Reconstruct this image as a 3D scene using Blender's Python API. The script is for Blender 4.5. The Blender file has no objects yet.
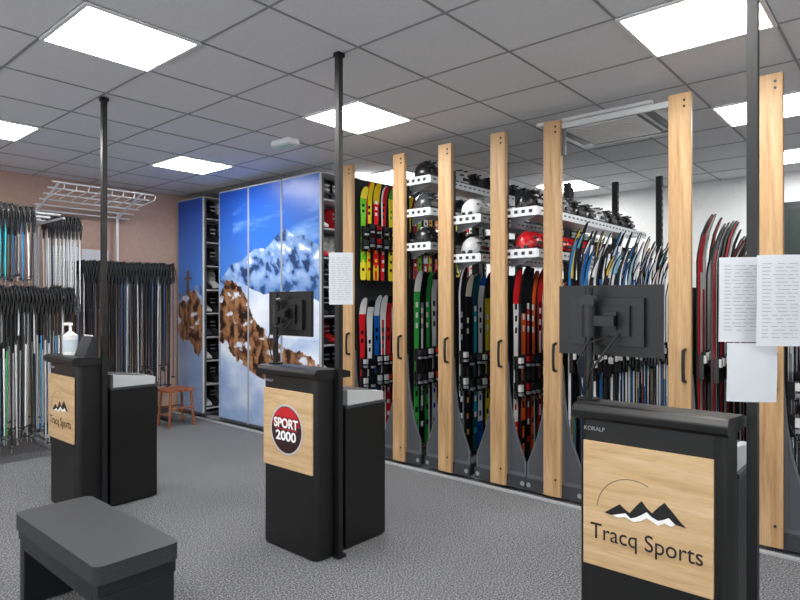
import bpy, bmesh, math, random
from mathutils import Vector, Matrix, noise
rng = random.Random(7)
S = bpy.context.scene
COL = S.collection
CEIL = 2.97

def lin(c):
    if isinstance(c, str):
        c = c.lstrip('#')
        if len(c) == 3: c = c[0]*2+c[1]*2+c[2]*2
        c = [int(c[i:i+2], 16)/255 for i in (0, 2, 4)]
    return tuple(((v/12.92) if v <= 0.04045 else ((v+0.055)/1.055)**2.4) for v in c[:3]) + (1.0,)

# ---------------------------------------------------------------- materials
def new_mat(name):
    m = bpy.data.materials.new(name); m.use_nodes = True
    nt = m.node_tree; b = nt.nodes['Principled BSDF']
    return m, nt, b

def attr_mat(name, rough=0.5, metal=0.0, spec=0.5, bump=0.0, bscale=60):
    m, nt, b = new_mat(name)
    a = nt.nodes.new('ShaderNodeVertexColor'); a.layer_name = 'Col'
    nt.links.new(a.outputs['Color'], b.inputs['Base Color'])
    b.inputs['Roughness'].default_value = rough
    b.inputs['Metallic'].default_value = metal
    b.inputs['Specular IOR Level'].default_value = spec
    if bump:
        n = nt.nodes.new('ShaderNodeTexNoise'); n.inputs['Scale'].default_value = bscale
        tc = nt.nodes.new('ShaderNodeTexCoord')
        nt.links.new(tc.outputs['Object'], n.inputs['Vector'])
        bp = nt.nodes.new('ShaderNodeBump'); bp.inputs['Strength'].default_value = bump
        bp.inputs['Distance'].default_value = 0.004
        nt.links.new(n.outputs['Fac'], bp.inputs['Height']); nt.links.new(bp.outputs['Normal'], b.inputs['Normal'])
    return m

def noise_mat(name, c1, c2, scale=5, rough=0.8, detail=4, bump=0.0, lo=0.35, hi=0.65, stretch=(1, 1, 1), spec=0.5):
    m, nt, b = new_mat(name)
    tc = nt.nodes.new('ShaderNodeTexCoord'); mp = nt.nodes.new('ShaderNodeMapping')
    mp.inputs['Scale'].default_value = stretch
    n = nt.nodes.new('ShaderNodeTexNoise'); n.inputs['Scale'].default_value = scale; n.inputs['Detail'].default_value = detail
    r = nt.nodes.new('ShaderNodeValToRGB')
    r.color_ramp.elements[0].position = lo; r.color_ramp.elements[1].position = hi
    r.color_ramp.elements[0].color = lin(c1); r.color_ramp.elements[1].color = lin(c2)
    L = nt.links
    L.new(tc.outputs['Object'], mp.inputs['Vector']); L.new(mp.outputs['Vector'], n.inputs['Vector'])
    L.new(n.outputs['Fac'], r.inputs['Fac']); L.new(r.outputs['Color'], b.inputs['Base Color'])
    b.inputs['Roughness'].default_value = rough
    b.inputs['Specular IOR Level'].default_value = spec
    if bump:
        bp = nt.nodes.new('ShaderNodeBump'); bp.inputs['Strength'].default_value = bump; bp.inputs['Distance'].default_value = 0.005
        L.new(n.outputs['Fac'], bp.inputs['Height']); L.new(bp.outputs['Normal'], b.inputs['Normal'])
    return m

def wood_mat(name, c1, c2, c3, vertical=True, mul=.35):
    m, nt, b = new_mat(name); L = nt.links
    tc = nt.nodes.new('ShaderNodeTexCoord'); mp = nt.nodes.new('ShaderNodeMapping')
    mp.inputs['Scale'].default_value = (9, 9, 0.55) if vertical else (5, 0.8, 9)
    n = nt.nodes.new('ShaderNodeTexNoise'); n.inputs['Scale'].default_value = 2.2; n.inputs['Detail'].default_value = 7
    n.inputs['Distortion'].default_value = 0.6
    r = nt.nodes.new('ShaderNodeValToRGB'); e = r.color_ramp.elements
    e[0].position = 0.28; e[0].color = lin(c1); e[1].position = 0.72; e[1].color = lin(c3)
    k = e.new(0.48); k.color = lin(c2)
    n2 = nt.nodes.new('ShaderNodeTexNoise'); n2.inputs['Scale'].default_value = 14; n2.inputs['Detail'].default_value = 3
    mx = nt.nodes.new('ShaderNodeMix'); mx.data_type = 'RGBA'; mx.blend_type = 'MULTIPLY'
    mx.inputs['Factor'].default_value = mul
    r2 = nt.nodes.new('ShaderNodeValToRGB'); r2.color_ramp.elements[0].position = 0.35; r2.color_ramp.elements[0].color = (.55, .5, .45, 1); r2.color_ramp.elements[1].position = .55
    L.new(tc.outputs['Object'], mp.inputs['Vector']); L.new(mp.outputs['Vector'], n.inputs['Vector']); L.new(mp.outputs['Vector'], n2.inputs['Vector'])
    L.new(n.outputs['Fac'], r.inputs['Fac']); L.new(n2.outputs['Fac'], r2.inputs['Fac'])
    L.new(r.outputs['Color'], mx.inputs[6]); L.new(r2.outputs['Color'], mx.inputs[7]); L.new(mx.outputs[2], b.inputs['Base Color'])
    b.inputs['Roughness'].default_value = 0.55
    return m

M_PLA = attr_mat('painted_plastic', 0.42)
M_GLO = attr_mat('glossy_lacquer', 0.25)
M_MAT = attr_mat('matte_powdercoat', 0.6, bump=0.15, bscale=300)
M_MET = attr_mat('brushed_metal', 0.35, metal=0.3)
M_MUR = attr_mat('printed_mural', 0.35)
M_WOOD = wood_mat('light_oak', '#a07c54', '#b99468', '#c8a87e')
M_WOODP = wood_mat('oak_sign_board', '#b8966a', '#caaa7e', '#d6ba92', vertical=False, mul=.22)
M_STOOL = wood_mat('reddish_wood', '#6a3a20', '#8a5030', '#a06038')
M_KIOSK = noise_mat('black_kiosk_shell', '#060708', '#0a0b0c', 30, 0.45, bump=0.02)
M_LEATHER = noise_mat('grey_vinyl', '#26282c', '#2e3034', 90, 0.48, bump=0.15)
M_CEIL = noise_mat('ceiling_tile_mineral', '#d8d9dc', '#e0e1e3', 120, 0.95, bump=0.1, spec=0.1)
M_WALLB = noise_mat('beige_plaster', '#bd9f90', '#c3a596', 25, 0.9, bump=0.05)
M_WALLW = noise_mat('white_plaster', '#e8eaec', '#eeefef', 25, 0.9, bump=0.05)
M_GRID = noise_mat('ceiling_grid_metal', '#8c8e91', '#949699', 20, 0.6)

def carpet():
    m, nt, b = new_mat('speckled_carpet'); L = nt.links
    tc = nt.nodes.new('ShaderNodeTexCoord')
    n = nt.nodes.new('ShaderNodeTexNoise'); n.inputs['Scale'].default_value = 105; n.inputs['Detail'].default_value = 4; n.inputs['Roughness'].default_value = .85
    r = nt.nodes.new('ShaderNodeValToRGB'); e = r.color_ramp.elements
    e[0].position = .38; e[0].color = lin('#2c2d2f'); e[1].position = .63; e[1].color = lin('#aeafb1')
    k = e.new(.5); k.color = lin('#616265')
    n2 = nt.nodes.new('ShaderNodeTexNoise'); n2.inputs['Scale'].default_value = 1.3; n2.inputs['Detail'].default_value = 3
    mr = nt.nodes.new('ShaderNodeMapRange'); mr.inputs[3].default_value = .88; mr.inputs[4].default_value = 1.1
    mx = nt.nodes.new('ShaderNodeMix'); mx.data_type = 'RGBA'; mx.blend_type = 'MULTIPLY'; mx.inputs['Factor'].default_value = 1
    L.new(tc.outputs['Object'], n.inputs['Vector']); L.new(tc.outputs['Object'], n2.inputs['Vector'])
    L.new(n.outputs['Fac'], r.inputs['Fac']); L.new(n2.outputs['Fac'], mr.inputs[0])
    L.new(r.outputs['Color'], mx.inputs[6]); L.new(mr.outputs[0], mx.inputs[7]); L.new(mx.outputs[2], b.inputs['Base Color'])
    b.inputs['Roughness'].default_value = .95; b.inputs['Specular IOR Level'].default_value = .12
    bp = nt.nodes.new('ShaderNodeBump'); bp.inputs['Strength'].default_value = .4; bp.inputs['Distance'].default_value = .004
    L.new(n.outputs['Fac'], bp.inputs['Height']); L.new(bp.outputs['Normal'], b.inputs['Normal'])
    return m
M_FLOOR = carpet()

def emis(name, col, s):
    m, nt, b = new_mat(name)
    b.inputs['Base Color'].default_value = lin(col)
    b.inputs['Emission Color'].default_value = lin(col); b.inputs['Emission Strength'].default_value = s
    return m
M_LED = emis('led_diffuser', '#fffefb', 30)

# ---------------------------------------------------------------- mesh builder
class MB:
    def __init__(s): s.v = []; s.f = []; s.c = []; s.m = []; s.sm = []
    def add(s, vs, fs, col=(1, 1, 1), mi=0, smooth=False):
        o = len(s.v); s.v += [tuple(p) for p in vs]
        lc = None if isinstance(col, list) else lin(col)
        for i, f in enumerate(fs):
            s.f.append(tuple(o+k for k in f)); s.c.append(lin(col[i]) if lc is None else lc); s.m.append(mi); s.sm.append(smooth)
    def box(s, cx, cy, cz, sx, sy, sz, col='#808080', mi=0, M=None):
        vs = [Vector((cx+a*sx/2, cy+b*sy/2, cz+c*sz/2)) for a in (-1, 1) for b in (-1, 1) for c in (-1, 1)]
        if M: vs = [M @ v for v in vs]
        s.add(vs, [(0, 1, 3, 2), (4, 6, 7, 5), (0, 4, 5, 1), (2, 3, 7, 6), (0, 2, 6, 4), (1, 5, 7, 3)], col, mi)
    def bb(s, x0, x1, y0, y1, z0, z1, col='#808080', mi=0):
        s.box((x0+x1)/2, (y0+y1)/2, (z0+z1)/2, x1-x0, y1-y0, z1-z0, col, mi)
    def cyl(s, p0, p1, r, col='#808080', mi=0, n=8, r1=None, caps=True):
        p0 = Vector(p0); p1 = Vector(p1); r1 = r if r1 is None else r1
        d = (p1-p0).normalized(); a = d.orthogonal().normalized(); b = d.cross(a)
        vs = []
        for k in range(n):
            t = 2*math.pi*k/n; u = a*math.cos(t)+b*math.sin(t); vs += [p0+u*r, p1+u*r1]
        s.add(vs, [(2*k, 2*((k+1) % n), 2*((k+1) % n)+1, 2*k+1) for k in range(n)], col, mi, True)
        if caps:
            s.add(vs, [tuple(2*k for k in range(n)), tuple(2*k+1 for k in reversed(range(n)))], col, mi)
    def tube(s, pts, r, col, mi=0, n=8):
        for a, b in zip(pts[:-1], pts[1:]): s.cyl(a, b, r, col, mi, n)
    def prism(s, pts, vec, col='#808080', mi=0, smooth=False):
        n = len(pts); vec = Vector(vec)
        vs = [Vector(p) for p in pts]+[Vector(p)+vec for p in pts]
        s.add(vs, [tuple(range(n)), tuple(reversed(range(n, 2*n)))], col, mi)
        s.add(vs, [(i, (i+1) % n, n+(i+1) % n, n+i) for i in range(n)], col, mi, smooth)
    def rprism(s, x0, x1, y0, y1, r, z0, z1, col, mi=0, seg=6):
        pts = []
        for (cx, cy, a0) in ((x1-r, y1-r, 0), (x0+r, y1-r, 90), (x0+r, y0+r, 180), (x1-r, y0+r, 270)):
            for k in range(seg+1):
                a = math.radians(a0+90*k/seg); pts.append((cx+r*math.cos(a), cy+r*math.sin(a), z0))
        s.prism(pts, (0, 0, z1-z0), col, mi)
    def dome(s, c, rx, ry, rz, col, mi=0, lo=-0.45, nu=12, nv=7):
        vs = []; fs = []
        a0 = math.asin(lo)
        for j in range(nv+1):
            a = a0+(math.pi/2-a0)*j/nv
            for i in range(nu):
                t = 2*math.pi*i/nu
                vs.append((c[0]+rx*math.cos(a)*math.cos(t), c[1]+ry*math.cos(a)*math.sin(t), c[2]+rz*math.sin(a)))
        for j in range(nv):
            for i in range(nu):
                fs.append((j*nu+i, j*nu+(i+1) % nu, (j+1)*nu+(i+1) % nu, (j+1)*nu+i))
        s.add(vs, fs, col, mi, True)
    def build(s, name, mats, parent=None, bevel=0, loc=None, fixn=True):
        me = bpy.data.meshes.new(name); me.from_pydata(s.v, [], s.f)
        at = me.color_attributes.new('Col', 'FLOAT_COLOR', 'CORNER')
        buf = []
        for f, c in zip(s.f, s.c): buf += list(c)*len(f)
        at.data.foreach_set('color', buf)
        for m in mats: me.materials.append(m)
        me.polygons.foreach_set('material_index', s.m); me.polygons.foreach_set('use_smooth', s.sm)
        me.update()
        if fixn:
            bm = bmesh.new(); bm.from_mesh(me)
            bmesh.ops.recalc_face_normals(bm, faces=bm.faces); bm.to_mesh(me); bm.free()
        o = bpy.data.objects.new(name, me); COL.objects.link(o)
        if parent: o.parent = parent
        if loc: o.location = loc
        if bevel:
            b = o.modifiers.new('bevel', 'BEVEL'); b.width = bevel; b.segments = 3; b.limit_method = 'ANGLE'; b.angle_limit = math.radians(50)
        return o

def empty(name, loc=(0, 0, 0), rz=0):
    e = bpy.data.objects.new(name, None); e.empty_display_size = .1; e.location = loc; e.rotation_euler = (0, 0, rz)
    COL.objects.link(e); return e

def text(body, size, loc, M, mat, parent, name, width=None, extrude=.0008, bold=0):
    cu = bpy.data.curves.new(name, 'FONT'); cu.body = body; cu.size = size; cu.align_x = 'CENTER'; cu.align_y = 'CENTER'
    cu.extrude = extrude; cu.offset = bold
    tmp = bpy.data.objects.new(name+'_t', cu); COL.objects.link(tmp)
    dg = bpy.context.evaluated_depsgraph_get(); dg.update()
    me = bpy.data.meshes.new_from_object(tmp.evaluated_get(dg))
    bpy.data.objects.remove(tmp)
    me.materials.clear(); me.materials.append(mat)
    o = bpy.data.objects.new(name, me); COL.objects.link(o); o.parent = parent
    sx = 1
    if width:
        w = max(v.co.x for v in me.vertices)-min(v.co.x for v in me.vertices); sx = width/w
    o.matrix_local = Matrix.Translation(loc) @ M @ Matrix.Diagonal((sx, 1, 1, 1))
    return o
FACE = Matrix(((0, 0, -1, 0), (-1, 0, 0, 0), (0, 1, 0, 0), (0, 0, 0, 1)))   # text facing -x
M_BLK = noise_mat('black_ink', '#0c0c0d', '#121213', 30, .5)
M_WHT = noise_mat('white_print', '#f2f2f2', '#ffffff', 30, .5)
M_GRYT = noise_mat('grey_print', '#9a9a9c', '#b0b0b2', 30, .5)

# ---------------------------------------------------------------- room shell
X0, X1, Y0, Y1 = -3.0, 8.0, -2.5, 7.75
def slab(name, x0, x1, y0, y1, z0, z1, mat):
    b = MB(); b.bb(x0, x1, y0, y1, z0, z1); return b.build(name, [mat])
slab('floor', X0, X1, Y0, Y1, -.1, 0, M_FLOOR)
ceil = slab('ceiling', X0, X1, Y0, Y1, CEIL, CEIL+.1, M_CEIL)
slab('wall_back', X0, X1+.1, Y1, Y1+.1, 0, CEIL, M_WALLB)
slab('wall_right', X1, X1+.1, Y0, Y1, 0, CEIL, M_WALLW)
slab('wall_side', X0, X1, Y0-.1, Y0, 0, CEIL, M_WALLW)
b = MB(); b.bb(X0, 4.15, Y1-.015, Y1, 0, .09, '#4a4441'); b.build('baseboard_back', [M_MAT])
b = MB(); b.bb(X1-.015, X1, Y0, Y1, 0, .09, '#8a8c8e'); b.build('baseboard_right', [M_MAT])
# shop-front frame behind the camera
b = MB()
for yy in (-2.45, 0, 2.5, 5, 7.7): b.bb(X0-.05, X0, yy-.04, yy+.04, 0, CEIL, '#303236')
b.bb(X0-.05, X0, Y0, Y1, 0, .12, '#303236'); b.bb(X0-.05, X0, Y0, Y1, 2.6, CEIL, '#303236')
b.build('window_1', [M_MAT])
# ceiling grid
b = MB(); P = .625
xs = [1.2+P*k for k in range(-7, 12) if X0 < 1.2+P*k < X1]
ys = [3.075+P*k for k in range(-9, 8) if Y0 < 3.075+P*k < Y1]
for x in xs: b.bb(x-.007, x+.007, Y0, Y1, CEIL-.004, CEIL-.0005)
for y in ys: b.bb(X0, X1, y-.007, y+.007, CEIL-.0045, CEIL-.001)
b.build('ceiling_grid', [M_GRID], parent=ceil)
# LED panels
lights = [(1.2, 3.075), (3.075, 3.075), (3.075, .575), (3.075, 5.575), (1.2, 5.575), (4.95, 4.325), (6.825, 3.075), (4.95, .575), (6.825, .575),
          (1.2, .575), (-.675, .575), (-.675, 3.075), (-.675, 5.575), (1.2, -1.925), (3.075, -1.925), (6.825, 5.575)]
for (x, y) in lights:
    b = MB()
    b.bb(x+.02, x+P-.02, y+.02, y+P-.02, CEIL-.012, CEIL-.009, '#ffffff', 0)
    for (a0, a1, c0, c1) in ((x, x+P, y, y+.02), (x, x+P, y+P-.02, y+P), (x, x+.02, y+.02, y+P-.02), (x+P-.02, x+P, y+.02, y+P-.02)):
        b.bb(a0, a1, c0, c1, CEIL-.016, CEIL-.006, '#e8e8e8', 1)
    b.build('ceiling_light_panel', [M_LED, M_PLA])

# AC cassette
b = MB()
ax, ay = 4.92, 1.93
b.bb(ax-.46, ax+.46, ay-.46, ay+.46, CEIL-.03, CEIL-.006, '#f0f2f4')
b.bb(ax-.30, ax+.30, ay-.30, ay+.30, CEIL-.045, CEIL-.03, '#5d5f62')
for i in range(13):
    x = ax-.28+i*.046; b.bb(x-.010, x+.010, ay-.29, ay+.29, CEIL-.055, CEIL-.045, '#f4f4f4')
for s in (-1, 1):
    b.bb(ax-.33, ax+.33, ay+s*.37-.035, ay+s*.37+.035, CEIL-.033, CEIL-.028, '#3c3e40')
    b.bb(ax+s*.37-.035, ax+s*.37+.035, ay-.33, ay+.33, CEIL-.033, CEIL-.028, '#3c3e40')
b.build('air_conditioner_cassette', [M_PLA])
# emergency light
b = MB(); b.rprism(3.36, 3.50, 4.22, 4.50, .03, CEIL-.05, CEIL-.006, '#f4f6f6'); b.rprism(3.39, 3.47, 4.26, 4.46, .02, CEIL-.06, CEIL-.05, '#c0e0ca')
b.build('emergency_light', [M_PLA], bevel=.004)
# glazed door on far wall
b = MB(); b.bb(7.93, 7.998, .2, 1.2, 0, 2.62, '#20262a'); b.bb(7.91, 7.93, .28, 1.12, .9, 2.54, '#22302c', 1); b.bb(7.91, 7.93, .28, 1.12, .1, .8, '#22302c', 1)
b.cyl((7.88, 1.1, .95), (7.88, 1.1, 1.25), .012, '#909090', 1)
b.build('door_1', [M_MAT, M_GLO])

# ---------------------------------------------------------------- skis
def interp(pts, s):
    if s <= pts[0][0]: return pts[0][1]
    for (a, b_), (c, d) in zip(pts[:-1], pts[1:]):
        if s <= c: return b_+(d-b_)*(s-a)/(c-a)
    return pts[-1][1]
WP = [(0, .62), (.015, .86), (.1, .92), (.25, .80), (.4, .73), (.5, .71), (.6, .73), (.75, .85), (.88, 1.0), (.95, 1.0), (.975, .88), (.99, .66), (1, .34)]
WXP = [(0, .6), (.015, .9), (.1, .95), (.25, 1), (.9, 1), (.94, .95), (.975, .75), (.992, .45), (1, .1)]
YP = [(0, 0), (.85, 0), (.88, .004), (.94, .018), (.975, .034), (.992, .043), (1, .048)]
TA = [0, .015]+[.04+i*.03 for i in range(30)]+[.945, .965, .982, .993, 1.0]
TX = [0, .015, .08, .16, .24, .32, .38, .44, .5, .56, .62, .68, .74, .8, .85, .88, .91, .94, .965, .985, 1.0]
def ski(b, x, y, z, L, w, pal, lean=0.0, xc=False, bind=True):
    T = TX if xc else TA
    n = len(T); vs = []; cols = (-1, -.42, .42, 1)
    for i, t in enumerate(T):
        hw = w/2*(interp(WXP, t) if xc else interp(WP, t)); yo = interp(YP, t)*(1.5 if xc else 1)
        for c in cols: vs.append((x+lean*t+c*hw, y-yo-.012, z+L*t))
        for c in (-1, 1): vs.append((x+lean*t+c*hw, y-yo, z+L*t))
    fs = []; cs = []
    style = rng.randint(0, 4); a, c2, a3 = pal
    l0 = rng.uniform(.60, .68); l1 = l0+rng.uniform(.12, .22); tipc = rng.uniform(.84, .93); tail = rng.uniform(.1, .25)
    for i in range(n-1):
        o = i*6; p = o+6; t = T[i]
        for k in range(3):
            fs.append((o+k, o+k+1, p+k+1, p+k))
            q = a
            if style == 0: q = c2 if (k == 1 and .18 < t < .8) else a
            elif style == 1: q = c2 if t > tipc-.12 or (k != 1 and t < tail) else a
            elif style == 2: q = c2 if (k == 0 and t > .3) else (a3 if k == 2 and t < .35 else a)
            elif style == 3: q = c2 if (t < tail or t > tipc) else a
            else: q = a3 if t > tipc else a
            if not xc and k == 1 and l0 < t < l1 and i % 2: q = a3 if q != a3 else c2     # lettering blocks
            if not xc and k == 1 and .08 < t < .3 and i % 3 == 1: q = c2 if q != c2 else a3
            cs.append(q)
        fs += [(o+4, p+4, p+5, o+5), (o, p, p+4, o+4), (o+3, o+5, p+5, p+3)]; cs += ['#1a1a1c', '#18181a', '#18181a']
    fs.append((0, 4, 5, 3, 2, 1)); cs.append('#1a1a1c')
    q = (n-1)*6; fs.append((q, q+1, q+2, q+3, q+5, q+4)); cs.append(pal[0])
    b.add(vs, fs, cs)
    if bind and not xc:
        bc = rng.choice(['#151517', '#2a2a2c', '#901820', '#d8d8d8', '#303236', '#b8babc'])
        for t, hh in ((.52, .05), (.38, .06)):
            zc = z+L*t; xx = x+lean*t
            b.box(xx, y-.012-.018, zc, w*.66, .036, hh*2.2, '#1a1a1c')
            b.box(xx, y-.012-.045, zc+.02, w*.5, .03, hh*.9, bc)
            b.box(xx, y-.012-.048, zc-.03, w*.4, .03, hh*.4, '#8a8c90')
        b.box(x+lean*.44, y-.02, z+L*.45, w*.4, .016, L*.16, '#303033')
        for s in (-1, 1): b.cyl((x+lean*.4+s*w*.5, y-.02, z+L*.39), (x+lean*.4+s*w*.55, y-.07, z+L*.32), .004, '#202022', n=5)
    elif bind:
        zc = z+L*.48; b.box(x+lean*.48, y-.03, zc, w*.75, .03, .16, '#18181a'); b.box(x+lean*.48, y-.045, zc+.05, w*.6, .03, .05, '#c8c8c8')

PALS = [('#14161a', '#d8202a', '#f0f0f0'), ('#e9eaec', '#1450b8', '#16181c'), ('#15171b', '#e6e7e8', '#8a8d92'),
        ('#d0222a', '#f2f2f2', '#18181a'), ('#1c1e22', '#38b84c', '#eeeeee'), ('#1660b8', '#e9eef4', '#111316'),
        ('#202226', '#c8a058', '#e8e0d0'), ('#ee5e24', '#17181a', '#f2f2f2'), ('#ececec', '#d02028', '#202020'),
        ('#15505c', '#27b4cc', '#f0f0f0'), ('#2c2e33', '#9a9da2', '#d0d0d0'), ('#e4e4e4', '#17a0b8', '#202020'),
        ('#182f66', '#4f8fe0', '#f0f0f0'), ('#3cae4c', '#17181a', '#f2f2f2'), ('#17191c', '#f07028', '#f0f0f0'), ('#101215', '#303338', '#d8d8d8'),
        ('#e8d030', '#17181a', '#f2f2f2')]
KID = [('#f02028', '#f4d020', '#ffffff'), ('#d81f28', '#1a1a1a', '#f2f2f2'), ('#6ac82a', '#f4e040', '#202020'), ('#f0dc20', '#e02028', '#18181a'), ('#e02028', '#f0f0f0', '#181818'), ('#86d83a', '#202020', '#f4f4f4'), ('#f0f0f0', '#e02028', '#18181a'), ('#f0e030', '#202020', '#58b030')]
XCP = [('#e8eaec', '#c9ccd0', '#2a2c30'), ('#1b5fa8', '#e8eaee', '#14161a'), ('#e8eaec', '#2b78b8', '#16181c'), ('#17191c', '#e4e4e4', '#c02028'), ('#26292e', '#6fb0c8', '#e4e8ea'), ('#dfe3e6', '#8fc0d0', '#17181b'), ('#202226', '#e0c040', '#f0f0f0'), ('#14161a', '#2a2d33', '#e8e8e8')]
XCR = [('#d82430', '#f2f2f2', '#17181a'), ('#f0f0f0', '#d82430', '#202020'), ('#17181a', '#e8e8e8', '#2f80c0'), ('#f2f2f2', '#202226', '#d82430'), ('#1b1d20', '#c8252d', '#eeeeee'), ('#e6e8ea', '#2a9a80', '#17181a')]

def helmet(b, x, y, z, col, rot=0):
    b.dome((x, y, z+.075), .122, .11, .125, col, 0, lo=-.5, nu=16, nv=8)
    b.prism([(x-.118, y-.085, z+.01), (x+.118, y-.085, z+.01), (x+.105, y-.118, z+.05), (x-.105, y-.118, z+.05)], (0, .012, .012), '#1b1b1d')
    for s in (-1, 1):
        b.box(x+s*.102, y, z+.035, .03, .1, .07, '#1b1b1d')
        b.box(x+s*.05, y-.085, z+.135, .05, .02, .014, '#26262a')
        b.box(x+s*.04, y-.04, z+.186, .02, .08, .012, '#26262a')
    b.box(x, y-.107, z+.09, .12, .012, .03, '#2b2c30')

def boot(b, x, y, z, col, s=1.0):
    pr = [(.02, 0), (-.28, 0), (-.29, .05), (-.22, .09), (-.13, .13), (-.11, .27), (-.04, .31), (.04, .29), (.03, .1)]
    b.prism([(x-.048*s, y+p[0]*s, z+p[1]*s) for p in pr], (.096*s, 0, 0), col)
    b.box(x, y-.13*s, z+.012*s, .104*s, .31*s, .024*s, '#17171a')
    for q in (.10, .16, .22): b.box(x, y-.135*s, z+q*s, .08*s, .03*s, .016*s, '#c4c6c8')

# ---------------------------------------------------------------- sliding ski racks
RX0, RX1 = 4.22, 6.68
def rack(yp, trays=(), dark_sheet_top=1.72):
    e = empty('sliding_ski_rack', (RX0, yp, 0))
    b = MB()   # oak post (local coords)
    b.bb(-.045, -.005, -.070, .070, .03, 2.87)
    b.build('oak_post', [M_WOOD], parent=e, bevel=.004)
    b = MB()
    for z in (2.78, 2.82, .16): b.cyl((-.05, -.03, z), (-.0449, -.03, z), .008, '#151515', n=10)
    b.tube([(-.045, -.035, 1.19), (-.085, -.035, 1.18), (-.09, -.035, 1.12), (-.09, -.035, 1.05), (-.085, -.035, .99), (-.045, -.035, .98)], .011, '#101012', n=8)
    b.build('handle', [M_PLA], parent=e)
    # flared foot plate
    b = MB()
    half = [(.07, 1.02), (.085, .78), (.11, .60), (.15, .44), (.20, .31), (.232, .23), (.235, .03)]
    b.prism([(.0, y, z) for y, z in half]+[(.0, -y, z) for y, z in reversed(half)], (.014, 0, 0), '#5a5d63')
    for s in (-1, 1):
        ins = [(.088, .70), (.10, .60), (.14, .44), (.185, .32), (.215, .24), (.215, .15), (.088, .15)]
        b.prism([(-.004, s*a, c) for a, c in ins], (.004, 0, 0), '#44474c')
    b.bb(-.01, 2.46, -.235, -.18, .03, .10, '#2a2c30'); b.bb(-.01, 2.46, .18, .235, .03, .10, '#2a2c30')
    b.bb(-.02, .0, -.24, .24, .03, .12, '#303338')
    for s in (-1, 1):
        b.cyl((-.022, s*.21, .07), (-.0199, s*.21, .07), .018, '#8a8d90', n=12)
    b.bb(.02, 2.44, -.012, .012, .1, dark_sheet_top, '#1d1f22')  # dark sheet added to stand in for the darkness behind the skis
    for x in (.03, 1.2, 2.40):
        b.bb(x, x+.05, -.03, .03, .1, 2.84 if x > 2 else (2.65 if trays else dark_sheet_top), '#1b1d20')
    for k in range(14): b.box(2.425, -.031, 1.8+k*.07, .02, .004, .03, '#8a8c90')
    b.bb(.02, 2.44, -.07, -.03, .12, .15, '#54575b')
    b.build('steel_frame', [M_MAT], parent=e)
    if trays:
        b = MB()
        for z in trays:
            b.bb(.0, 2.4, -.33, -.035, z-.012, z, '#c9ccd0')
            b.bb(.0, 2.4, -.342, -.33, z-.03, z+.035, '#d9dce0')
            b.bb(-.004, .006, -.33, -.035, z-.03, z+.04, '#d9dce0')
            for k in range(4): b.box(-.006, -.08-k*.065, z+.006, .003, .03, .026, '#34363a')
            for k in range(30): b.box(.06+k*.08, -.3435, z+.006, .04, .002, .014, '#50535a')
            b.prism([(.1, -.04, z-.012), (.1, -.3, z-.012), (.1, -.04, z-.1)], (.004, 0, 0), '#9a9da0')
        b.build('perforated_trays', [M_MET], parent=e)
    return e

posts = [.69, 1.20, 2.11, 2.585, 3.119, 3.649, 4.33]
rack(posts[0]); rack(posts[1], dark_sheet_top=1.6); rack(posts[2], dark_sheet_top=1.6)
rack(posts[3], (2.21, 1.88)); rack(posts[4], (2.20, 1.87)); rack(posts[5], (2.60, 2.31, 2.0)); rack(posts[6], dark_sheet_top=2.75)

def ski_row(name, y, x0, x1, step, L0, L1, w, pals, xc=False, z=.17, dy=0.0, first=()):
    b = MB(); x = x0; i = 0; last = None
    while x < x1:
        L = rng.uniform(L0, L1)
        pal = first[i] if i < len(first) else rng.choice([p for p in pals if p is not last] or pals)
        last = pal
        if i < len(first): L = rng.uniform(L1-.08, L1)
        ski(b, x, y-rng.uniform(0, dy), z, L, w*rng.uniform(.93, 1.05), pal, lean=rng.uniform(-.012, .012), xc=xc)
        x += step*rng.uniform(.95, 1.08); i += 1
    return b.build(name, [M_GLO])
A = PALS; K = KID
ski_row('alpine_skis', posts[0]-.06, 4.3, 6.4, .095, 1.45, 1.7, .090, [A[2], A[10], A[0], A[12]], dy=.02)
ski_row('cross_country_skis', posts[1]-.06, 4.29, 6.55, .062, 1.72, 1.95, .050, XCR, xc=True, dy=.02, first=(XCR[0], XCR[1], XCR[0]))
ski_row('cross_country_skis', posts[1]-.16, 4.30, 6.55, .078, 1.60, 1.90, .054, XCR, xc=True, dy=.02, first=(XCR[0], XCR[2], XCR[0], XCR[1], XCR[0]))
ski_row('cross_country_skis', posts[2]-.06, 4.29, 6.55, .060, 1.75, 1.98, .046, XCP, xc=True, dy=.02)
ski_row('cross_country_skis', posts[2]-.16, 4.32, 6.55, .066, 1.62, 1.84, .046, XCP, xc=True, dy=.02)
ski_row('alpine_skis', posts[3]-.07, 4.31, 6.4, .094, 1.42, 1.66, .091, [A[14], A[15], A[3], A[0], A[2], A[8], A[10]], dy=.03, first=(A[8], A[7], A[0], A[7], A[3], A[2], A[3], A[14]))
ski_row('alpine_skis', posts[4]-.07, 4.31, 6.4, .094, 1.42, 1.64, .091, [A[2], A[9], A[6], A[15], A[0], A[12], A[10]], dy=.03, first=(A[2], A[6], A[9], A[1], A[16], A[5], A[2], A[8]))
ski_row('alpine_skis', posts[5]-.07, 4.31, 6.4, .094, 1.42, 1.68, .091, [A[4], A[5], A[2], A[0], A[10], A[15], A[11]], dy=.03, first=(A[13], A[2], A[13], A[1], A[8], A[4], A[5]))
ski_row('alpine_skis', posts[6]-.07, 4.31, 6.4, .096, 1.22, 1.42, .091, [A[0], A[5], A[3], A[1], A[2], A[12], A[8]], dy=.03, first=(A[3], A[1], A[5], A[8], A[3], A[11], A[5]))
ski_row('children_skis', posts[6]-.07, 4.31, 6.4, .100, .88, 1.0, .092, KID, z=1.72, dy=.03, first=(K[2], K[3], K[0], K[4], K[7], K[5], K[0], K[3]))

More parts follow.
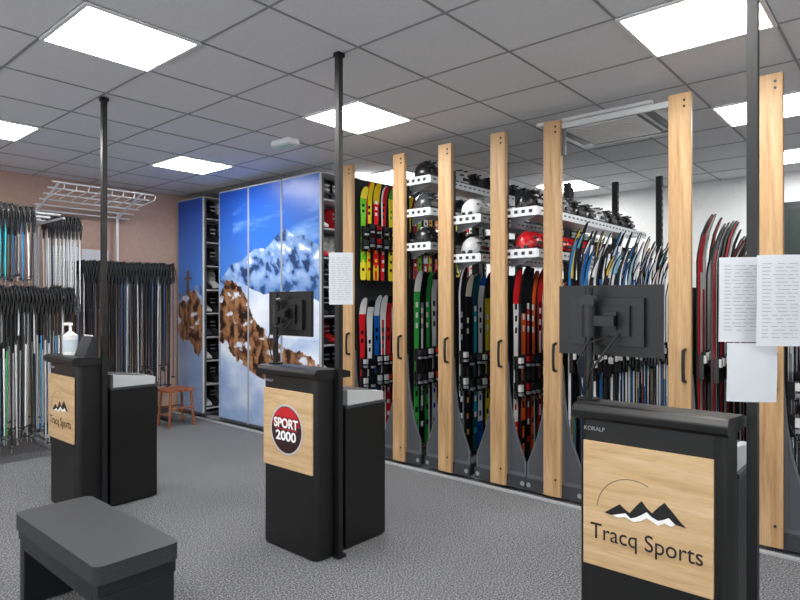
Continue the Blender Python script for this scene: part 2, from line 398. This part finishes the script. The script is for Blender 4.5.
def helmets(yp, z, cols, n=9, x0=4.36):
    b = MB()
    for i in range(n):
        helmet(b, x0+i*.25, yp-.185, z, cols[min(i, len(cols)-1)])
    b.build('ski_helmets', [M_GLO])
helmets(posts[3], 2.211, ['#17181b', '#2a2c30', '#8a8c90', '#1a1b1e', '#303236', '#c8cacc', '#1d1e20'])
helmets(posts[3], 1.881, ['#c01822', '#d01c26', '#b81820', '#c81c24', '#c01822', '#17181b'])
helmets(posts[4], 2.201, ['#d6d8da', '#c4c6ca', '#8a8c90', '#dcdcdc', '#3a3c40'])
helmets(posts[4], 1.871, ['#b8babd', '#d6d8da', '#dadada', '#2a2a2c'])
helmets(posts[5], 2.601, ['#17181b', '#24262a', '#c8cacc', '#1b1c20'])
helmets(posts[5], 2.311, ['#3a3c40', '#1b1c20', '#24262a', '#1b1c20'])
helmets(posts[5], 2.001, ['#1b1c20', '#c8cacc', '#1b1c20', '#34363a'])
# top beam across the aisle
b = MB(); b.bb(4.19, 4.215, posts[1]+.075, posts[2]-.075, 2.80, 2.84, '#c4c6c8'); b.bb(4.19, 4.215, posts[2]-.1, posts[2]-.075, 2.6, 2.80, '#5a5c60')
b.build('aisle_top_rail', [M_MET])
# floor track
b = MB()
for x in (4.27, 5.4, 6.5):
    b.bb(x, x+.05, .3, 7.7, .0, .028, '#a8abae'); b.bb(x+.018, x+.032, .3, 7.7, .028, .03, '#505356')
b.bb(4.12, 4.16, .3, 7.7, .0, .012, '#b8bbbe')
b.build('floor_track', [M_MET])

# ---------------------------------------------------------------- mural cabinets
def fbm(x, y, s, o=4, seed=0):
    v = 0; a = 1; t = 0
    for i in range(o):
        v += a*noise.noise(Vector((x*s, y*s, seed+i*7.3))); t += a; a *= .55; s *= 2.05
    return v/t
def mixc(a, b_, t): t = max(0, min(1, t)); return tuple(a[i]*(1-t)+b_[i]*t for i in range(3))
def rgb(h): h = h.lstrip('#'); return tuple(int(h[i:i+2], 16)/255 for i in (0, 2, 4))
ridge = [(0, 1.62), (.2, 1.72), (.36, 1.80), (.44, 1.95), (.52, 2.02), (.60, 2.10), (.68, 2.13), (.74, 2.24), (.80, 2.33), (.86, 2.22), (.92, 2.20), (1.0, 2.08)]
hill = [(0, 1.50), (.08, 1.62), (.16, 1.66), (.22, 1.55), (.36, 1.62), (.42, 1.76), (.50, 1.74), (.58, 1.66), (.66, 1.58), (.74, 1.60), (.85, 1.62), (1, 1.50)]
rockT = [(0, 1.45), (.06, 1.6), (.15, 1.66), (.22, 1.42), (.345, 1.55), (.40, 1.78), (.47, 1.74), (.53, 1.62), (.60, 1.30), (.68, 1.16), (.76, 1.02), (.84, .95), (.92, .95), (1, .85)]
rockB = [(0, 1.1), (.08, .95), (.2, .9), (.345, 1.0), (.42, .95), (.50, .86), (.58, .74), (.66, .62), (.76, .6), (.9, .62), (1, .66)]
def mural(y, z):
    s = (7.67-y)/2.91
    n1 = fbm(s*2.9, z, 3.2, 5, 1); n2 = fbm(s*2.9, z, 9, 4, 20)
    sky = mixc(rgb('#4a8ae0'), rgb('#174ab0'), (z-1.6)/1.3)
    sky = mixc(sky, rgb('#3f86e8'), max(0, s-.5)*.8)
    cl = fbm(s*1.2+z*.9, z*2.2-s, 2.4, 4, 40)
    if cl > .05 and s > .45 and z > 2.1: sky = mixc(sky, rgb('#a8c8f4'), (cl-.05)*1.8)
    c = sky
    R = interp(ridge, s)+n1*.05
    if z < R:
        dk = fbm(s*2.9*2+z*1.3, z*2-s*2.2, 3.0, 5, 60)
        c = mixc(rgb('#a9c2ea'), rgb('#5580c4'), .5+dk*2.0)
        if dk > .08: c = mixc(c, rgb('#24406e'), (dk-.08)*7)
        if dk < -.16 and z > 1.95: c = mixc(c, rgb('#f0f5fd'), (-.16-dk)*9)
        if z < 1.85: c = mixc(c, rgb('#34609f'), (1.85-z)*1.9)
    H = interp(hill, s)+n2*.03
    if z < H:
        sh = fbm(s*2.9, z*1.6, 1.6, 4, 80)
        c = mixc(rgb('#e4edf9'), rgb('#a0b8e2'), .42+sh*1.8)
        if s < .36: c = mixc(c, rgb('#6f86b8'), .5)
        if z < .8: c = mixc(c, rgb('#8098c4'), (0.8-z)*.9+sh*.5)
        if s > .55 and z > 1.1: c = mixc(c, rgb('#f0f4fb'), .5)
    rt = interp(rockT, s)+n2*.08; rb = interp(rockB, s)+n1*.30
    if rb < z < rt:
        d = fbm(s*2.9*1.4, z, 7, 6, 100); e = fbm(s*2.9*.8, z*1.5, 4.5, 5, 120)
        c = mixc(rgb('#5e3c2a'), rgb('#a87a54'), .5+d*2.4)
        c = mixc(c, rgb('#2c1c17'), max(0, -d-e-.05)*5)
        if e > .19: c = mixc(c, rgb('#d6def0'), (e-.19)*12)
    # stone cairn on the left panel
    if abs(s-.09) < .012 and 1.6 < z < 1.92: c = rgb('#5c4a40')
    if abs(s-.09) < .03 and 1.8 < z < 1.83: c = rgb('#5c4a40')
    return c
def cabinet(y0, y1, boots):
    e = empty('mural_storage_cabinet', (4.2, y0, 0)); w = y1-y0
    ny = 74; nz = 320; z0, z1 = .06, 2.86
    me = bpy.data.meshes.new('mural_panel'); vs = []; cols = []
    for j in range(nz+1):
        for i in range(ny+1):
            yy = w*i/ny; zz = z0+(z1-z0)*j/nz
            vs.append((-.002, yy, zz)); cols += list(lin(mural(y0+yy, zz)))
    fs = [(j*(ny+1)+i, (j+1)*(ny+1)+i, (j+1)*(ny+1)+i+1, j*(ny+1)+i+1) for j in range(nz) for i in range(ny)]
    me.from_pydata(vs, [], fs); at = me.color_attributes.new('Col', 'FLOAT_COLOR', 'POINT'); at.data.foreach_set('color', cols)
    me.materials.append(M_MUR); o = bpy.data.objects.new('mural_panel', me); COL.objects.link(o); o.parent = e
    b = MB()
    b.bb(0, .02, 0, w, .06, 2.86, '#d8dadc'); b.bb(2.4, 2.42, 0, w, .06, 2.86, '#c8cacc')
    for yy in (0, w-.010): b.bb(-.006, .0, yy, yy+.010, .05, 2.87, '#a2a8b0')
    b.bb(-.006, 2.42, 0, w, 2.86, 2.875, '#b8babc'); b.bb(0, 2.42, 0, w, .03, .06, '#4a4c50')
    b.bb(.02, 2.4, w/2-.006, w/2+.006, .06, 2.86, '#a8aaad')
    for x in (.02, .82, 1.6, 2.37):
        b.bb(x, x+.03, 0, .02, .06, 2.86, '#505358'); b.bb(x, x+.03, w-.02, w, .06, 2.86, '#505358')
    for k in range(9): b.bb(.02, 2.4, .005, w-.005, .1+k*.31, .115+k*.31, '#b4b7ba')
    b.build('shelf_frame', [M_MAT], parent=e)
    if boots:
        b = MB()
        for k in range(9):
            for i in range(16):
                if rng.random() < .93:
                    boot(b, .12+i*.13, .29, .116+k*.31, rng.choice(boots), .85)
        b.build('ski_boots', [M_PLA], parent=e)
cabinet(4.76, 5.40, ['#1b1c20', '#b01c24', '#e4e4e4', '#202226', '#c8202a'])
cabinet(5.41, 6.03, None); cabinet(6.04, 6.66, None)
cabinet(7.04, 7.67, ['#1b1c20', '#26282c', '#3a3c40', '#d0d2d4'])

# ---------------------------------------------------------------- kiosks
def kiosk(x, y, logo, monitor=True, px=.176, py=-.28):
    e = empty('rental_counter_kiosk', (x, y, 0))
    b = MB(); b.rprism(0, .23, -.258, .258, .045, .012, 1.06, '#000000')
    b.rprism(.03, .2, -.22, .22, .03, 0, .012, '#000000')
    b.build('front_column', [M_KIOSK], parent=e)
    b = MB(); b.bb(.235, .59, -.25, .25, .012, .855); b.bb(.26, .56, -.22, .22, 0, .012)
    b.build('rear_cabinet', [M_KIOSK], parent=e, bevel=.006)
    b = MB(); pr = [(-.012, 1.05), (-.034, 1.065), (-.038, 1.09), (-.02, 1.108), (.0, 1.112), (.2, 1.098), (.25, 1.085), (.25, 1.05)]
    b.prism([(p[0], -.276, p[1]) for p in pr], (0, .540, 0)); b.build('top_cap', [M_KIOSK], parent=e, bevel=.006)
    b = MB()
    b.bb(.235, .595, -.255, .255, .855, .872, '#3a3c40')
    b.prism([(.26, -.24, .872), (.58, -.24, .872), (.58, -.24, .925), (.26, -.24, .965)], (0, .36, 0), '#c8cbce', 1)
    b.prism([(.29, -.20, .962), (.52, -.20, .9335), (.52, -.20, .9375), (.29, -.20, .966)], (0, .26, 0), '#5a5d60', 1)
    b.bb(.3, .52, .15, .23, .872, .90, '#e8e8e8')
    b.build('binding_setting_device', [M_PLA, M_MET], parent=e)
    b = MB(); b.bb(-.014, -.0005, -.228, .228, .50, .97); b.build('sign_board', [M_WOODP], parent=e, bevel=.002)
    def pt(a, c): return (-.0145, -a, .735+c)
    def pl(bm_, pts, col, d=.0012, off=0): bm_.prism([(-.0148-off, -a, .735+c) for a, c in pts], (-d, 0, 0), col)
    b = MB()
    if logo == 'mountain':
        k = .0036
        def sc(l): return [(a*k, c*k+.004) for a, c in l]
        pl(b, sc([(-40, -8), (-32, -2), (-24, 4), (-19, 0), (-14, -3), (-8, 5), (-2, 12), (3, 6), (8, 2), (14, 9), (20, 15), (27, 8), (34, 0), (40, -5), (30, -4), (24, 1), (19, -2), (14, -4), (8, -2), (3, 2), (-2, -2), (-8, -6), (-13, -8), (-18, -4), (-24, -6), (-32, -9)]), '#101012')
        pl(b, sc([(-32, -9), (-24, -6), (-18, -4), (-13, -8), (-8, -6), (-2, -2), (3, 2), (8, -2), (14, -4), (19, -2), (24, 1), (30, -4), (26, -7), (20, -5), (14, -9), (8, -6), (3, -4), (-2, -8), (-10, -11), (-18, -8), (-25, -10)]), '#f4f4f4')
        arc = []
        for i in range(17):
            a = math.radians(175-i*7.0); arc.append((-12+36*math.cos(a), -4+36*math.sin(a)))
        arc = [(a*k, c*k) for a, c in arc]
        for p, q in zip(arc[:-1], arc[1:]): b.cyl(pt(*p), pt(*q), .0010, '#343434', n=5)
        text('Tracq Sports', .085, pt(0, -.105), FACE, M_BLK, e, 'logo_lettering', width=.395)
    else:
        def disc(r, col, off, a0=0, a1=360):
            pts = [(r*math.cos(math.radians(a0+(a1-a0)*i/40)), r*math.sin(math.radians(a0+(a1-a0)*i/40))) for i in range(40 if a1-a0 == 360 else 41)]
            pl(b, pts, col, off=off)
        disc(.152, '#c0c0c2', 0); disc(.140, '#2c0c0e', .0012); disc(.138, '#8c141a', .0024, 10, 170); disc(.134, '#c01a22', .0036, 35, 145)
        pl(b, [(-.105, .0), (.105, .0), (.105, .004), (-.105, .004)], '#d02028', off=.004)
        text('SPORT', .078, (-.0205, 0, .735+.035), FACE, M_WHT, e, 'logo_word', width=.225, bold=.002)
        text('2000', .078, (-.0205, 0, .735-.04), FACE, M_WHT, e, 'logo_number', width=.19, bold=.002)
    b.build('logo', [M_PLA], parent=e)
    text('KORALP', .022, (-.0008, .19, 1.015), FACE, M_GRYT, e, 'maker_label')
    if monitor:
        b = MB(); mx, my, mz = .17, .205, 1.425
        b.bb(mx, mx+.022, my-.213, my+.213, mz-.143, mz+.143, '#0f1012')
        b.bb(mx-.022, mx, my-.15, my+.15, mz-.1, mz+.09, '#141517')
        b.bb(mx+.022, mx+.024, my-.2, my+.2, mz-.13, mz+.13, '#30343a')
        b.build('monitor', [M_PLA], parent=e, bevel=.006)
        b = MB()
        b.box(mx-.03, my-.04, mz, .014, .12, .12, '#0a0b0c')
        b.cyl((.1, my+.05, 1.09), (.1, my+.05, 1.56), .017, '#0c0d0f', n=12)
        b.cyl((.1, my+.05, 1.09), (.1, my+.05, 1.115), .045, '#0c0d0f', n=16)
        b.cyl((.1, my+.05, 1.36), (.1, my+.05, 1.49), .028, '#141518', n=12)
        b.box(.105, my+.00, mz, .035, .11, .04, '#0c0d0f'); b.box(.125, my-.03, mz, .03, .05, .07, '#121316')
        b.tube([(.13, my-.06, mz-.05), (.09, my-.02, mz-.12), (.07, my+.03, mz-.2), (.085, my+.05, mz-.27), (.09, my+.04, 1.11)], .005, '#0a0a0b', n=6)
        b.tube([(.13, my-.02, mz-.06), (.06, my+.04, mz-.09), (.06, my+.08, mz-.17), (.09, my+.07, mz-.3)], .004, '#0a0a0b', n=6)
        b.cyl((.08, my+.05, 1.5), (.12, my+.05, 1.5), .03, '#1c1d20', n=12)
        b.build('monitor_arm', [M_PLA], parent=e)
    b = MB(); b.bb(px-.017, px+.017, py-.017, py+.017, 0, CEIL-.006, '#0e0f11'); b.bb(px-.026, px+.026, py-.024, py+.02, CEIL-.03, CEIL-.006, '#0e0f11'); b.bb(px-.03, px+.03, py-.03, py+.02, 0, .02, '#0e0f11')
    b.build('ceiling_pole', [M_PLA], parent=e)
    return e
K1 = kiosk(1.68, 4.71, 'mountain', monitor=False)
K2 = kiosk(2.28, 2.87, 'sport', px=.150)
K3 = kiosk(2.22, .755, 'mountain', px=.20, py=-.305)

# papers hung on poles
def paper(cx, cy, cz, w, h, ang, name='paper_sheet', lines=True):
    M = Matrix.Translation((cx, cy, cz)) @ Matrix.Rotation(ang, 4, 'Z')
    b = MB()
    n = 8; vs = []
    for i in range(n+1):
        u = -w/2+w*i/n; xx = .010*math.sin(math.pi*i/n)
        for z in (-h/2, 0, h/2): vs.append(M @ Vector((xx-(.006 if z < 0 else 0), u, z)))
    fs = []
    for i in range(n):
        for k in range(2): o = i*3+k; fs.append((o, o+3, o+4, o+1))
    b.add(vs, fs, '#ced2d8', smooth=True)
    if lines:
        z = h/2-.03
        while z > -h/2+.03:
            u = -w*.40
            while u < w*.36:
                ln = rng.uniform(.015, .04); ln = min(ln, w*.4-u)
                i = (u+w/2)/w; xx = .010*math.sin(math.pi*min(1, i+.5*ln/w))-(.006*max(0, min(1, -z/(h/2))))
                b.box(xx+.0012, u+ln/2, z, .0005, ln, .0018, '#8f9298', M=M); u += ln+.008
            z -= .0125
    return b.build(name, [M_PLA])
angc = math.radians(180+31)
paper(2.375, .475, 1.508, .150, .297, angc)
paper(2.385, .365, 1.505, .140, .31, angc)
paper(2.378, .445, 1.255, .165, .205, angc+.06, lines=False)
paper(2.395, 2.535, 1.635, .14, .30, math.radians(180+38), lines=True)

# sanitizer bottle + label printer on the left kiosk
b = MB(); bx, by, bz = 1.76, 4.78, 1.112
b.cyl((bx, by, bz-.008), (bx, by, bz+.14), .048, '#e4e6e6', n=20); b.cyl((bx, by, bz+.14), (bx, by, bz+.17), .048, '#e4e6e6', n=20, r1=.014)
b.cyl((bx, by, bz+.17), (bx, by, bz+.22), .01, '#f2f2f2', n=10); b.bb(bx-.05, bx+.012, by-.012, by+.012, bz+.215, bz+.235, '#f2f2f2')
b.cyl((bx, by, bz+.02), (bx, by, bz+.11), .0488, '#c2ced6', n=20, caps=False)
b.build('hand_sanitizer_bottle', [M_PLA])
b = MB(); b.prism([(1.74, 4.48, 1.105), (1.84, 4.48, 1.10), (1.84, 4.48, 1.24), (1.80, 4.48, 1.255)], (0, .18, 0), '#26282c'); b.bb(1.80, 1.812, 4.50, 4.64, 1.19, 1.26, '#d0d2d4')
b.build('label_printer', [M_PLA], bevel=.005)

# ---------------------------------------------------------------- bench
e = empty('padded_bench', (1.17, 2.92, 0))
b = MB(); b.rprism(-.180, .180, -.478, .478, .04, .380, .455, '#000'); b.build('cushion', [M_LEATHER], parent=e, bevel=.022)
b = MB()
b.bb(-.165, .165, -.465, .465, .325, .380, '#101214')
for s in (-1, 1):
    b.bb(-.16, .16, s*.43-.03, s*.43+.03, 0.01, .325, '#121416')
    b.bb(-.14, .14, s*.43-.02, s*.43+.02, 0, .01, '#101010')
b.bb(-.16, -.135, -.40, .40, .28, .325, '#101214'); b.bb(.135, .16, -.40, .40, .28, .325, '#101214')
b.build('frame', [M_PLA], parent=e, bevel=.006)

# ---------------------------------------------------------------- ski poles + racks at the back left
def pole(b, x, y, z1, L, col, gc='#151517', bask='#1a1a1c', top=None):
    lx = rng.uniform(-.015, .015); ly = rng.uniform(-.015, .015); z0 = z1-L
    zm = z1-L*rng.uniform(.3, .45)
    xm, ym = x+lx*.4, y+ly*.4
    b.cyl((x, y, z1-.13), (xm, ym, zm), .0085, top or col, n=6, r1=.008)
    b.cyl((xm, ym, zm), (x+lx, y+ly, z0+.04), .008, col, n=6, r1=.006)
    b.cyl((x, y, z1-.14), (x, y, z1-.01), .014, gc, n=7, r1=.018); b.cyl((x, y, z1-.01), (x-.01, y, z1+.012), .021, gc, n=7)
    b.cyl((x+lx, y+ly, z0+.06), (x+lx, y+ly, z0+.07), .032, bask, n=9, r1=.022); b.cyl((x+lx, y+ly, z0), (x+lx, y+ly, z0+.04), .003, '#b0b0b0', n=5)
    b.tube([(x, y-.015, z1-.01), (x+.014, y-.035, z1-.1), (x, y-.03, z1-.24), (x-.012, y-.015, z1-.03)], .007, gc, n=4)
PC = ['#1f9fb0', '#e6e8ea', '#17181b', '#1a7fc0', '#2fb0b8', '#26282c', '#e8eaec']
PC2 = ['#c8cacc', '#e2e4e6', '#17181b', '#9a9ea2', '#26282c', '#3a80b0', '#c8cacc', '#3a9a50', '#17181b', '#d8d040', '#b8babc']
b = MB()
for yy in (6.45, 6.72, 6.99):
    b.cyl((.9, yy, 2.36), (2.28, yy, 2.36), .014, '#c8cacc', n=8); b.cyl((.9, yy, 1.58), (2.42, yy, 1.58), .014, '#c8cacc', n=8)
for x in (.95, 1.6, 2.3):
    b.bb(x-.02, x+.02, 7.18, 7.22, 0, 2.5, '#9a9da0'); b.bb(x-.02, x+.02, 6.4, 7.25, 0, .04, '#9a9da0')
    for z in (2.34, 1.56): b.bb(x-.012, x+.012, 6.4, 7.2, z-.02, z, '#9a9da0')
b.cyl((2.3, 7.2, 2.36), (2.72, 7.2, 2.36), .014, '#c8cacc', n=8); b.cyl((2.3, 7.05, 2.36), (2.72, 7.05, 2.36), .014, '#c8cacc', n=8)
b.build('ski_pole_stand', [M_MET])
b = MB()
for yy in (6.45, 6.72, 6.99):
    x = .95
    while x < 2.06:
        pole(b, x, yy-.03, 2.40+rng.uniform(-.01, .02), rng.uniform(.70, .76), rng.choice(PC)); x += .045
    x = .95
    while x < 2.42:
        pole(b, x, yy-.03, 1.63+rng.uniform(-.02, .02), rng.uniform(1.35, 1.55), rng.choice(PC2), top=rng.choice(['#0d0e10', '#121316', '#121316', '#c8cacc'])); x += .032
x = 2.36
while x < 2.7:
    pole(b, x, 7.02, 2.42, rng.uniform(.9, 1.1), rng.choice(['#e8eaec', '#d8d8c8', '#e8eaec', '#202226'])); pole(b, x, 7.17, 2.42, 1.0, '#e0e2e4'); x += .04
b.build('ski_poles', [M_PLA])
# second stand with long black poles near the wall
b = MB()
for x in (2.72, 3.78): b.bb(x-.02, x+.02, 7.45, 7.49, 0, 1.98, '#26282c'); b.bb(x-.02, x+.02, 7.08, 7.6, 0, .04, '#26282c')
for yy in (7.14, 7.25, 7.40): b.cyl((2.72, yy, 1.90), (3.82, yy, 1.90), .012, '#1b1c1e', n=8)
for x in (2.72, 3.25, 3.78): b.bb(x-.01, x+.01, 7.1, 7.48, 1.87, 1.89, '#1b1c1e')
b.build('ski_pole_stand', [M_MET])
b = MB()
for yy in (7.11, 7.22, 7.37):
    x = 2.76
    while x < 3.84:
        pole(b, x, yy, 1.965+rng.uniform(-.015, .01), rng.uniform(1.3, 1.6), rng.choice(['#0c0d0f', '#101113', '#b8bcc0', '#0c0d0f', '#101215', '#2a4a70'])); x += .038
b.build('ski_poles', [M_PLA])
# white wire display frame
b = MB()
for x in (2.45, 3.35):
    b.cyl((x, 7.6, 0), (x, 7.6, 2.62), .017, '#e0e2e4', n=8); b.bb(x-.02, x+.02, 7.3, 7.72, 0, .03, '#d0d2d4')
    b.cyl((x, 7.6, 2.55), (x, 6.95, 2.78), .013, '#e0e2e4', n=8)
for i in range(6):
    yy = 7.6-.13*i; zz = 2.55+.046*i
    b.cyl((2.38, yy, zz), (3.5, yy, zz), .009, '#e6e8ea', n=6)
for i in range(9):
    x = 2.45+i*.125; b.cyl((x, 7.3, 2.655), (x+.02, 6.88, 2.71), .006, '#e6e8ea', n=6); b.cyl((x+.02, 6.88, 2.71), (x+.02, 6.86, 2.75), .006, '#e6e8ea', n=6)
b.cyl((2.45, 7.6, 1.4), (3.35, 7.6, 1.4), .012, '#e0e2e4', n=8)
b.build('wire_display_stand', [M_PLA])
# notices on back wall
b = MB(); b.bb(2.98, 3.30, 7.742, 7.749, 1.75, 2.15, '#e6e8ea'); b.bb(2.62, 2.94, 7.742, 7.749, 1.70, 2.17, '#e6e8ea')
for k in range(10): b.bb(2.66, 2.90, 7.741, 7.742, 1.76+k*.036, 1.763+k*.036, '#9a9ca0')
b.build('wall_notice', [M_PLA])
# small wooden stool
b = MB(); sx, sy = 3.72, 6.84
b.rprism(sx-.17, sx+.17, sy-.15, sy+.15, .03, .42, .45, '#000')
for a in (-1, 1):
    for c in (-1, 1):
        b.cyl((sx+a*.16, sy+c*.14, 0), (sx+a*.13, sy+c*.11, .42), .016, '#000', n=8)
    b.cyl((sx+a*.15, sy-.13, .15), (sx+a*.15, sy+.13, .15), .01, '#000', n=8)
    b.cyl((sx-.145, sy+a*.125, .22), (sx+.145, sy+a*.125, .22), .01, '#000', n=8)
b.build('wooden_stool', [M_STOOL])

# ---------------------------------------------------------------- world, camera
w = bpy.data.worlds.new('daylight'); S.world = w; w.use_nodes = True
bg = w.node_tree.nodes['Background']; bg.inputs['Color'].default_value = (.95, .97, 1, 1); bg.inputs['Strength'].default_value = 2.1
S.view_settings.view_transform = 'Standard'
cam = bpy.data.cameras.new('camera'); co = bpy.data.objects.new('camera', cam); COL.objects.link(co)
co.location = (0, 0, 1.5); co.rotation_euler = (math.radians(90), 0, math.radians(-49))
cam.lens = 27; cam.sensor_width = 36; cam.shift_y = .0025; cam.clip_start = .05
S.camera = co
